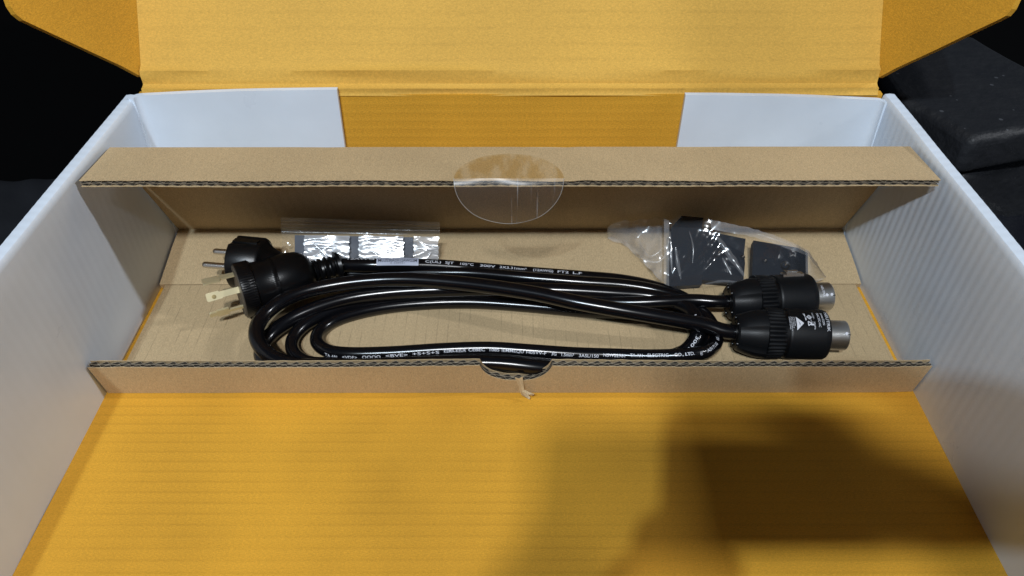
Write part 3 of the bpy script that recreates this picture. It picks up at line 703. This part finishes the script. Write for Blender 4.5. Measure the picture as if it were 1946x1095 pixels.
# ------------------------------------------------------------------ bags
def sheet_from_px(cols, nz, wrinkle, seed, rip=0):
    """cols: list of columns, each a list of (u, v, z) down the sheet"""
    rows = []
    for i, c in enumerate(cols):
        pts = [P(*a) for a in c]; L = len(pts)-1; row = []
        for k in range(nz+1):
            t = k/nz*L; j = min(int(t), L-1); f = t-j
            p_ = pts[j].lerp(pts[j+1], f)
            n = fnoise(p_.x*70+seed, p_.y*70, p_.z*70); n2 = fnoise(p_.x*190, p_.y*190+seed, p_.z*190)
            row.append(p_+Vector((0, -.3, 1))*wrinkle*((1-abs(n)*2.2)+.45*(1-abs(n2)*2)))
        rows.append(row)
    return rows
def lerpf(tab, x):
    for (a, b), (c, d) in zip(tab, tab[1:]):
        if x <= c: return b+(d-b)*max(0, (x-a))/(c-a)
    return tab[-1][1]
zb = thing('zip_bag', 'clear zip bag, shiny and crinkled, beside the plug end of the cables', 'plastic bag', P(690, 480, .012))
rn = Vector((0, (HG-CR).z, -(HG-CR).y)); rp = CR+Vector((0, -.006, 0))
cols = []
for i in range(61):
    u = 533+303*i/60; t = i/60
    a = PP(u, 413+9*t, rp, (0, rn.y, rn.z)); b = PP(u+3*(1-t), 449+6*t, rp, (0, rn.y, rn.z))
    row = []
    for k in range(13):
        p_ = a.lerp(b, k/12); row.append(p_+Vector((0, -1, .4))*(.0011*fnoise(p_.x*30, k*.2)+.0004*math.sin(k*2.1)))
    cols.append(row)
m = MB(); m.grid(cols); band = m.build('zip_band', M_zip, zb)
for k, f_ in enumerate((.22, .38, .55, .8)):
    pth = Path([c[int(f_*12)]+Vector((0, -.0006, .0004)) for c in cols[::4]]); m = MB(); m.grid(pth.tube(.00035, 6), True); m.build('zip_ridge', M_zip, band)
cols = []
for i in range(91):
    t = i/90; u = 536+300*t
    cols.append([(u, 441+9*t, .030), (u, 449+7*t, .0275), (u, 468+4*t, .0215), (u, 495, .0165), (u, 520, .0075)])
m = MB(); m.grid(sheet_from_px(cols, 40, .0022, 3)); m.build('film', M_film, zb)
fp = P(690, 449, .031); fnn = Vector((.05, -.72, .69)).normalized()
for ua, ub in ((578, 664), (682, 767), (786, 833)):
    cols = []
    for i in range(61):
        t = i/60; u = ua+(ub-ua)*t; row = []
        for k in range(41):
            q_ = PP(u+.8*math.sin(k*.5+ua)+.8*math.sin(k*1.13), 447+.012*(u-556)+66*k/40, fp, fnn)
            n = fnoise(q_.x*45+k*.05, k*.07-q_.x*20, ua); n2 = fnoise(q_.x*140-k*.1, k*.11, ua+4)
            row.append(q_+fnn*(.0012*(1-abs(n)*2)+.0006*n2))
        cols.append(row)
    m = MB(); m.grid(cols); m.build('glare_film', M_glare_film, zb)  # film cut into pieces where glare lies, its white put into the colour
def ribbon_px(parent, pts, z_or_plane, wd, name='film_fold', mat=None):
    pts = [PP(u, v, *z_or_plane) if isinstance(z_or_plane, tuple) else P(u, v, z) for (u, v, z) in pts]
    pth = Path(pts); rows = []; n_ = len(pth.p)
    for i, c in enumerate(pth.p):
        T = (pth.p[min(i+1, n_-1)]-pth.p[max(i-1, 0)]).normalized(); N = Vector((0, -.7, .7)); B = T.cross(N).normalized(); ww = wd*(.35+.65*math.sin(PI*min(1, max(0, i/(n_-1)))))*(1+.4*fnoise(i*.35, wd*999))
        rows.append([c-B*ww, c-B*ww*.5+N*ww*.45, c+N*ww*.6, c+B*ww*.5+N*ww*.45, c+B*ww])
    m = MB(); m.grid(rows); m.build(name, mat or M_ridge, parent)  # pale ribbons on the creases, highlight streaks put into their colour
for ln_ in ([(584, 471, 0), (612, 470, 0), (640, 472, 0), (664, 471, 0)], [(690, 473, 0), (715, 470, 0), (745, 472, 0), (766, 470, 0)], [(590, 458, 0), (602, 468, 0), (612, 478, 0), (622, 490, 0)], [(640, 460, 0), (628, 466, 0), (612, 476, 0), (596, 488, 0)],
        [(655, 480, 0), (650, 476, 0), (644, 478, 0), (637, 490, 0)], [(700, 478, 0), (706, 475, 0), (714, 480, 0), (722, 492, 0)], [(760, 468, 0), (745, 474, 0), (728, 484, 0), (716, 492, 0)], [(738, 480, 0), (744, 484, 0), (752, 494, 0)],
        [(795, 458, 0), (800, 466, 0), (812, 464, 0), (830, 470, 0)], [(790, 474, 0), (804, 470, 0), (818, 476, 0), (832, 472, 0)], [(820, 480, 0), (812, 488, 0), (808, 496, 0)], [(586, 452, 0), (598, 456, 0), (610, 453, 0), (630, 456, 0)], [(690, 454, 0), (698, 462, 0), (704, 458, 0), (716, 466, 0)]):
    ribbon_px(zb, ln_, (fp+fnn*.0022, fnn), .0007)
m = MB(); c4 = [PP(u, v, fp-fnn*.0035, fnn) for u, v in ((560, 447), (785, 451), (785, 512), (560, 510))]; m.prism(c4, -fnn*.004)
o = m.build('black_bar', M_bar, None, smooth=False)
tag(o, 'flat black bar wrapped in the shiny crinkled film of the zip bag', 'metal bar')

pb_ = thing('plastic_bag', 'clear loose bag holding two black brackets behind the connectors', 'plastic bag', P(1360, 490, .012))
top = [(1154, 436), (1162, 428), (1190, 420), (1225, 421), (1248, 417), (1275, 420), (1292, 409), (1320, 409), (1360, 420), (1440, 440), (1515, 464), (1536, 478), (1568, 528)]
bot = [(1154, 458), (1175, 464), (1193, 470), (1215, 492), (1240, 520), (1258, 540), (1290, 552), (1330, 548), (1370, 541), (1420, 546), (1500, 560), (1535, 545), (1568, 530)]
def bh(u, t): # height of the film above the ramp
    base = .016+.030*max(0, 1-t*1.15)*(1 if u > 1260 else .62)
    if u < 1260: base -= .004
    if u > 1530: base -= .008*min(1, (u-1530)/25)
    return max(.0085, base)
cols = []
for i in range(121):
    u = 1154+414*i/120; a, b = lerpf(top, u), lerpf(bot, u)
    cols.append([(u, a+(b-a)*k/6, bh(u, k/6)+.0022) for k in range(7)])
rows = sheet_from_px(cols, 60, .0004, 21)
for i, r_ in enumerate(rows):
    for k in range(len(r_)):
        u_, v_ = r_[k].x, r_[k].y
        d_ = fnoise((u_*.75-v_*.65)*150, (u_*.65+v_*.75)*22, 5); d2 = fnoise(u_*40, v_*40, 9)
        r_[k] = r_[k]+Vector((0, -.4, 1))*(.0016*(1-abs(d_)*2)*(.5+d2)+.0010*d2)
m = MB(); m.grid(rows[34:58]); m.grid([r_[9:] for r_ in rows[57:]]); m.build('film', M_film, pb_)
m = MB(); m.grid([r_[:10] for r_ in rows[57:]]); m.build('film_margin', M_fold, pb_); m = MB(); m.grid([[c_+Vector((0, -.0003, .0006)) for c_ in r_] for r_ in rows[109:]]); m.build('film_corner', M_fold, pb_)
m = MB(); rr = rows[:35]
for i, r_ in enumerate(rr):
    for k in range(len(r_)):
        q_ = r_[k]; a_ = fnoise(q_.x*85, q_.y*85, 31); r_[k] = q_+Vector((0, -.5, 1))*.0028*(1-abs(a_)*2.5)*min(1, (34-i)/6)
m.grid(rr); m.build('folded_end', M_fold, pb_)
for ln_, wd in (([(1361, 447, .034), (1378, 472, .0285), (1398, 500, .023), (1415, 525, .017)], .0022), ([(1373, 490, .0245), (1381, 505, .021), (1390, 522, .0175)], .0012), ([(1284, 470, .037), (1287, 495, .030), (1294, 531, .020)], .0013), ([(1273, 440, .042), (1275, 480, .033), (1277, 518, .023)], .0011),
        ([(1186, 453, .021), (1197, 474, .018), (1215, 490, .016), (1253, 499, .016), (1268, 478, .022), (1273, 457, .027)], .0006), ([(1214, 454, .023), (1222, 472, .020), (1232, 490, .017), (1250, 482, .020), (1262, 468, .024)], .0007), ([(1310, 440, .042), (1318, 470, .036), (1316, 500, .028)], .0006),
        ([(1215, 492, .014), (1240, 516, .013), (1258, 538, .012)], .0006), ([(1440, 445, .036), (1490, 461, .033), (1530, 478, .028)], .0006), ([(1340, 540, .018), (1375, 534, .018), (1410, 538, .017)], .0009)):
    ribbon_px(pb_, ln_, None, wd, mat=M_crease)
# brackets: bent steel plates
def plate(mb, pts, th=.0085):
    p_ = [P(*a) for a in pts]; n = (p_[1]-p_[0]).cross(p_[-1]-p_[0]).normalized()
    if n.z > 0: n = -n
    mb.prism(p_, n*th)
def hole(parent, c, n, r_=.0028):
    n = n.normalized(); a = n.orthogonal().normalized(); b = n.cross(a)
    m = MB(); m.lathe(c+n*.0003, n, a, b, [(0, r_*1.15), (.0002, r_*1.1), (-.0006, r_*.55), (-.0012, r_*.5), (-.0012, .0001)], 20, cap=False); m.build('screw_hole', M_plug, parent)
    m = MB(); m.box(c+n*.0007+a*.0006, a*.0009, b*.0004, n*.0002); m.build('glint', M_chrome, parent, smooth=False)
br1 = thing('metal_bracket', 'taller black steel bracket with a raised end, left one in the loose bag', 'bracket', P(1340, 500, .012), 'black brackets in the bag')
m = MB(); plate(m, [(1333, 437, .0330), (1417, 454, .0300), (1414, 482, .0235), (1416, 500, .0200), (1412, 540, .0125), (1333, 532, .0130)]); pl = m.build('plate', M_bracket, br1, smooth=False)
m = MB(); plate(m, [(1276, 432, .0400), (1334, 434, .0400), (1334, 541, .0150), (1270, 545, .0145)]); m.build('flange', M_bracket, br1, smooth=False)
m = MB(); a = [P(1276, 432, .0400), P(1334, 434, .0400)]; bb = [P(1296, 410, .0410), P(1337, 414, .0410)]
m.prism([a[0], a[1], bb[1], bb[0]], Vector((0, .0012, -.0120))); m.build('end_tab', M_bracket, br1, smooth=False)
def pn(pts):
    p_ = [P(*a) for a in pts]; n = (p_[1]-p_[0]).cross(p_[-1]-p_[0]).normalized(); return p_[0], (n if n.z > 0 else -n)
c0, n0 = pn([(1333, 437, .0330), (1417, 454, .0300), (1412, 540, .0125), (1333, 532, .0130)])
for u, v, r_ in ((1365, 481, .0030), (1411, 489, .0015)): hole(pl, PP(u, v, c0, n0), n0, r_)
br2 = thing('metal_bracket', 'smaller black steel bracket with one bent end, right one in the loose bag', 'bracket', P(1480, 510, .012), 'black brackets in the bag')
m = MB(); q4 = [(1432, 457, .0300), (1516, 471, .0285), (1516, 548, .0125), (1428, 548, .0125)]; plate(m, q4); pl = m.build('plate', M_bracket, br2, smooth=False)
m = MB(); plate(m, [(1516.5, 471, .0284), (1535, 481, .0235), (1536, 546, .0100), (1516.5, 548, .0124)]); m.build('flange', M_bracket, br2, smooth=False)
c0, n0 = pn(q4)
for u, v, r_ in ((1453, 497, .0015), (1492, 505, .0030)): hole(pl, PP(u, v, c0, n0), n0, r_)

# ------------------------------------------------------------------ dark things beside the box
def blobgrid(name, f, nx, ny, mat):
    m = MB(); m.grid([[f(i/nx, j/ny) for j in range(ny+1)] for i in range(nx+1)]); return m.build(name, mat)
# black foam block at the right: top face with a lower step
fo = thing('foam_block', 'rough black foam block outside the right side wall', 'foam', (.38, .1, -.006))
def soften(o, r_):
    bm = bmesh.new(); bm.from_mesh(o.data); bmesh.ops.bevel(bm, geom=bm.edges[:], offset=r_, segments=4, affect='EDGES', profile=.5)
    bmesh.ops.triangulate(bm, faces=bm.faces[:]); 
    for _ in range(3): bmesh.ops.subdivide_edges(bm, edges=[e for e in bm.edges if e.calc_length() > .012], cuts=1, use_grid_fill=True); bmesh.ops.triangulate(bm, faces=bm.faces[:])
    for v in bm.verts: v.co += Vector((fnoise(*(v.co*40)), fnoise(*(v.co*40+Vector((9, 0, 0)))), fnoise(*(v.co*40+Vector((0, 9, 0))))))*.0009
    for f in bm.faces: f.smooth = True
    bm.to_mesh(o.data); bm.free()
zt = .095
tp = [P(1655, 110, zt), P(1750, 60, zt), P(1848, 66, zt), P(1946, 121, zt), P(2060, 180, zt), P(2040, 232, zt), P(1946, 248, zt), P(1852, 265, zt), P(1755, 205, zt), P(1700, 180, zt)]
m = MB(); m.prism(tp, (0, 0, -.03)); soften(m.build('upper_slab', M_foam, fo, smooth=False), .007)
zl = .062
lp = [P(1640, 150, zl), P(1755, 190, zl), P(1852, 262, zl), P(2040, 226, zl), P(2080, 290, zl), P(1946, 297, zl), P(1870, 318, zl), P(1836, 336, zl), P(1720, 260, zl)]
m = MB(); m.prism(lp, (0, 0, -.066)); soften(m.build('lower_slab', M_foam, fo, smooth=False), .006)
def sh(i, j):
    p_ = P(1800+330*i, 325+420*j, .0)
    return Vector((p_.x, p_.y, .030*math.exp(-((i-.75)**2)*5)+.012*fnoise(i*3, j*3)+.006*abs(fnoise(i*7+j*3, j*4)) - .004))
o = blobgrid('plastic_sheet', sh, 40, 40, M_sheet); tag(o, 'shiny black plastic film lying below the foam block', 'plastic sheet')
def cl(i, j):
    u, v = -330+480*i, 318+330*j-18*i+26*(1-i)*0
    p_ = P(u, v, .02); e = min(1, j*7)
    return Vector((p_.x, p_.y-.0, .02-.026*(1-e)**2+.006*fnoise(i*4, j*4)+.004*fnoise(i*11, j*9)))
o = blobgrid('cloth_bundle', cl, 40, 40, M_cloth); tag(o, 'dark cloth bundle lying outside the left side wall', 'cloth')

# ------------------------------------------------------------------ the one who takes the picture (seen only by the shadow)
ph = thing('smartphone', 'black smartphone held level above the front of the carton', 'phone', tuple(CAM+bk*.008+rt*.055+dn*.02))
def slab(mb, x0, x1, y0, y1, d0, d1, r_=.009):
    pts = []
    for cx_, cy_, a0 in ((x1-r_, y1-r_, 0), (x0+r_, y1-r_, 90), (x0+r_, y0+r_, 180), (x1-r_, y0+r_, 270)):
        for k in range(6):
            a = math.radians(a0+18*k); pts.append(CAM+rt*(cx_+r_*math.cos(a))+dn*(cy_+r_*math.sin(a))+bk*d0)
    mb.prism(pts, bk*(d1-d0))
m = MB(); slab(m, -.018, .127, -.018, .043, .004, .0116); m.build('body', M_plug, ph)
m = MB(); slab(m, -.015, .124, -.015, .040, .0117, .0121); m.build('screen', M_sheet, ph)
pers = thing('person', 'person in dark sweater and trousers holding a phone with both hands', 'person', (.05, -1.08, -.78))
V = []; E = []; RD = []; ROOTS = []; PALMS = []
def node(p_, r_, par=None):
    V.append(Vector(p_)); RD.append(r_)
    if par is None: ROOTS.append(len(V)-1)
    if par is not None: E.append((par, len(V)-1))
    return len(V)-1
pel = node((.05, -1.10, .04), .135); sp = node((.05, -1.10, .22), .125, pel); ch = node((.05, -1.07, .42), .15, sp)
nk = node((.05, -1.04, .56), .055, ch); hb = node((.05, -1.00, .635), .065, nk); hd = node((.05, -.985, .715), .085, hb); ht = node((.05, -1.0, .79), .07, hd)
node((.05, -.895, .695), .012, hd)
for s in (-1, 1):
    hp = node((.05+s*.09, -1.10, -.02), .10, pel); kn = node((.05+s*.11, -1.08, -.38), .062, hp); an = node((.05+s*.11, -1.11, -.70), .042, kn); node((.05+s*.12, -.97, -.745), .035, an)
    shd = node((.05+s*.17, -1.06, .49), .06, ch)
    if s < 0: el, wr_, pa_ = (-.21, -.86, .17), (-.060, -.590, .245), (-.020, -.523, .316)
    else: el, wr_, pa_ = (.37, -.74, .30), (.215, -.530, .335), (.152, -.487, .352)
    e_ = node(el, .042 if s < 0 else .050, shd); w_ = node(wr_, .026 if s < 0 else .032, e_); pm = node(pa_, .024, w_)
    base = Vector(pa_); PALMS.append(base); node(base+(base-Vector(wr_)).normalized()*.022, .019, pm)
    for k in range(4):
        if s < 0: q1 = base+rt*(-.004+.002*k)+dn*(.020-.016*k)+fw*.012; q2 = q1+rt*(.022+.004*(k % 3))-fw*.002; q3 = q2+rt*.014-fw*.002
        else: q1 = base+dn*(-.024+.016*k)+fw*.014-rt*.010; q2 = q1-rt*(.024+.003*(k % 3)); q3 = q2-rt*.016-fw*.002
        a_ = node(base.lerp(q1, .35), .0105); a_ = node(q1, .0098, a_); a_ = node(q2, .0088, a_); node(q3, .0078, a_)
    if s > 0: a_ = node(base.lerp(Vector((.128, -.462, .378)), .4), .011); a_ = node((.128, -.462, .378), .0105, a_); a_ = node((.085, -.452, .386), .0095, a_); node((.048, -.452, .386), .008, a_)  # extra unseen finger, added to raise the top of the cast shadow
    q1 = base+bk*.020+rt*(.004 if s < 0 else -.012); q2 = q1+(-dn*.028 if s < 0 else -rt*.028); a_ = node(base.lerp(q1, .3), .0135); a_ = node(q1, .012, a_); a_ = node(q2, .0100, a_); node(q2+(q2-q1)*.45, .0085, a_)
me = bpy.data.meshes.new('body'); me.from_pydata([tuple(v) for v in V], E, []); bo = bpy.data.objects.new('body', me); COL.objects.link(bo)
sk = bo.modifiers.new('skin', 'SKIN'); sk.use_smooth_shade = True
for d_, r_ in zip(me.skin_vertices[0].data, RD): d_.radius = (r_, r_)
for i_ in ROOTS: me.skin_vertices[0].data[i_].use_root = True
sb = bo.modifiers.new('sub', 'SUBSURF'); sb.levels = 2; sb.render_levels = 2
dg = bpy.context.evaluated_depsgraph_get(); me2 = bpy.data.meshes.new_from_object(bo.evaluated_get(dg)); bo.modifiers.clear(); bo.data = me2; me2.name = 'body'
me2.materials.clear()
for mt in (plain('warm skin', (.45, .25, .17), .5), M_cloth, plain('dark blue trousers', (.02, .025, .04), .9)): me2.materials.append(mt)
for p_ in me2.polygons:
    c = p_.center; p_.use_smooth = True
    p_.material_index = 2 if c.z < .0 else 0 if (c.z > .57 and abs(c.x-.05) < .10) or min((c-b_).length for b_ in PALMS) < .060 or c.y > -.515 else 1
attach(bo, pers)
m = MB(); hc = Vector((.05, -1.005, .745)); rows = []
for i in range(13):
    a = PI/2*i/12*1.25; rows.append([hc+Vector((math.sin(a)*math.cos(t)*.098, math.sin(a)*math.sin(t)*.108-.010, math.cos(a)*.105+(.05*max(0, math.sin(t)) if a > 1.2 else 0))) for t in [2*PI*k/28 for k in range(28)]])
m.grid(rows, True); m.build('hair', plain('dark brown hair', (.02, .013, .009), .6), pers)
for s in (-1, 1):
    m = MB(); m.lathe(Vector((.05+s*.032, -.912, .722)), Vector((0, 1, -.3)).normalized(), Vector((1, 0, 0)), Vector((0, .3, 1)).normalized(), [(-.008, .011), (0, .010), (.006, .006), (.008, .0005)], 14); m.build('eye', M_print, pers)
    m = MB(); m.lathe(Vector((.05+s*.095, -1.0, .70)), Vector((s, 0, 0)), Vector((0, 1, 0)), Vector((0, 0, 1)), [(-.02, .022), (.004, .026), (.008, .02), (.005, .01)], 16); m.build('ear', me2.materials[0], pers)
m = MB(); m.box((.05, -.915, .655), (.022, 0, 0), (0, .006, 0), (0, 0, .005)); m.build('mouth', plain('lips', (.35, .13, .11), .5), pers)
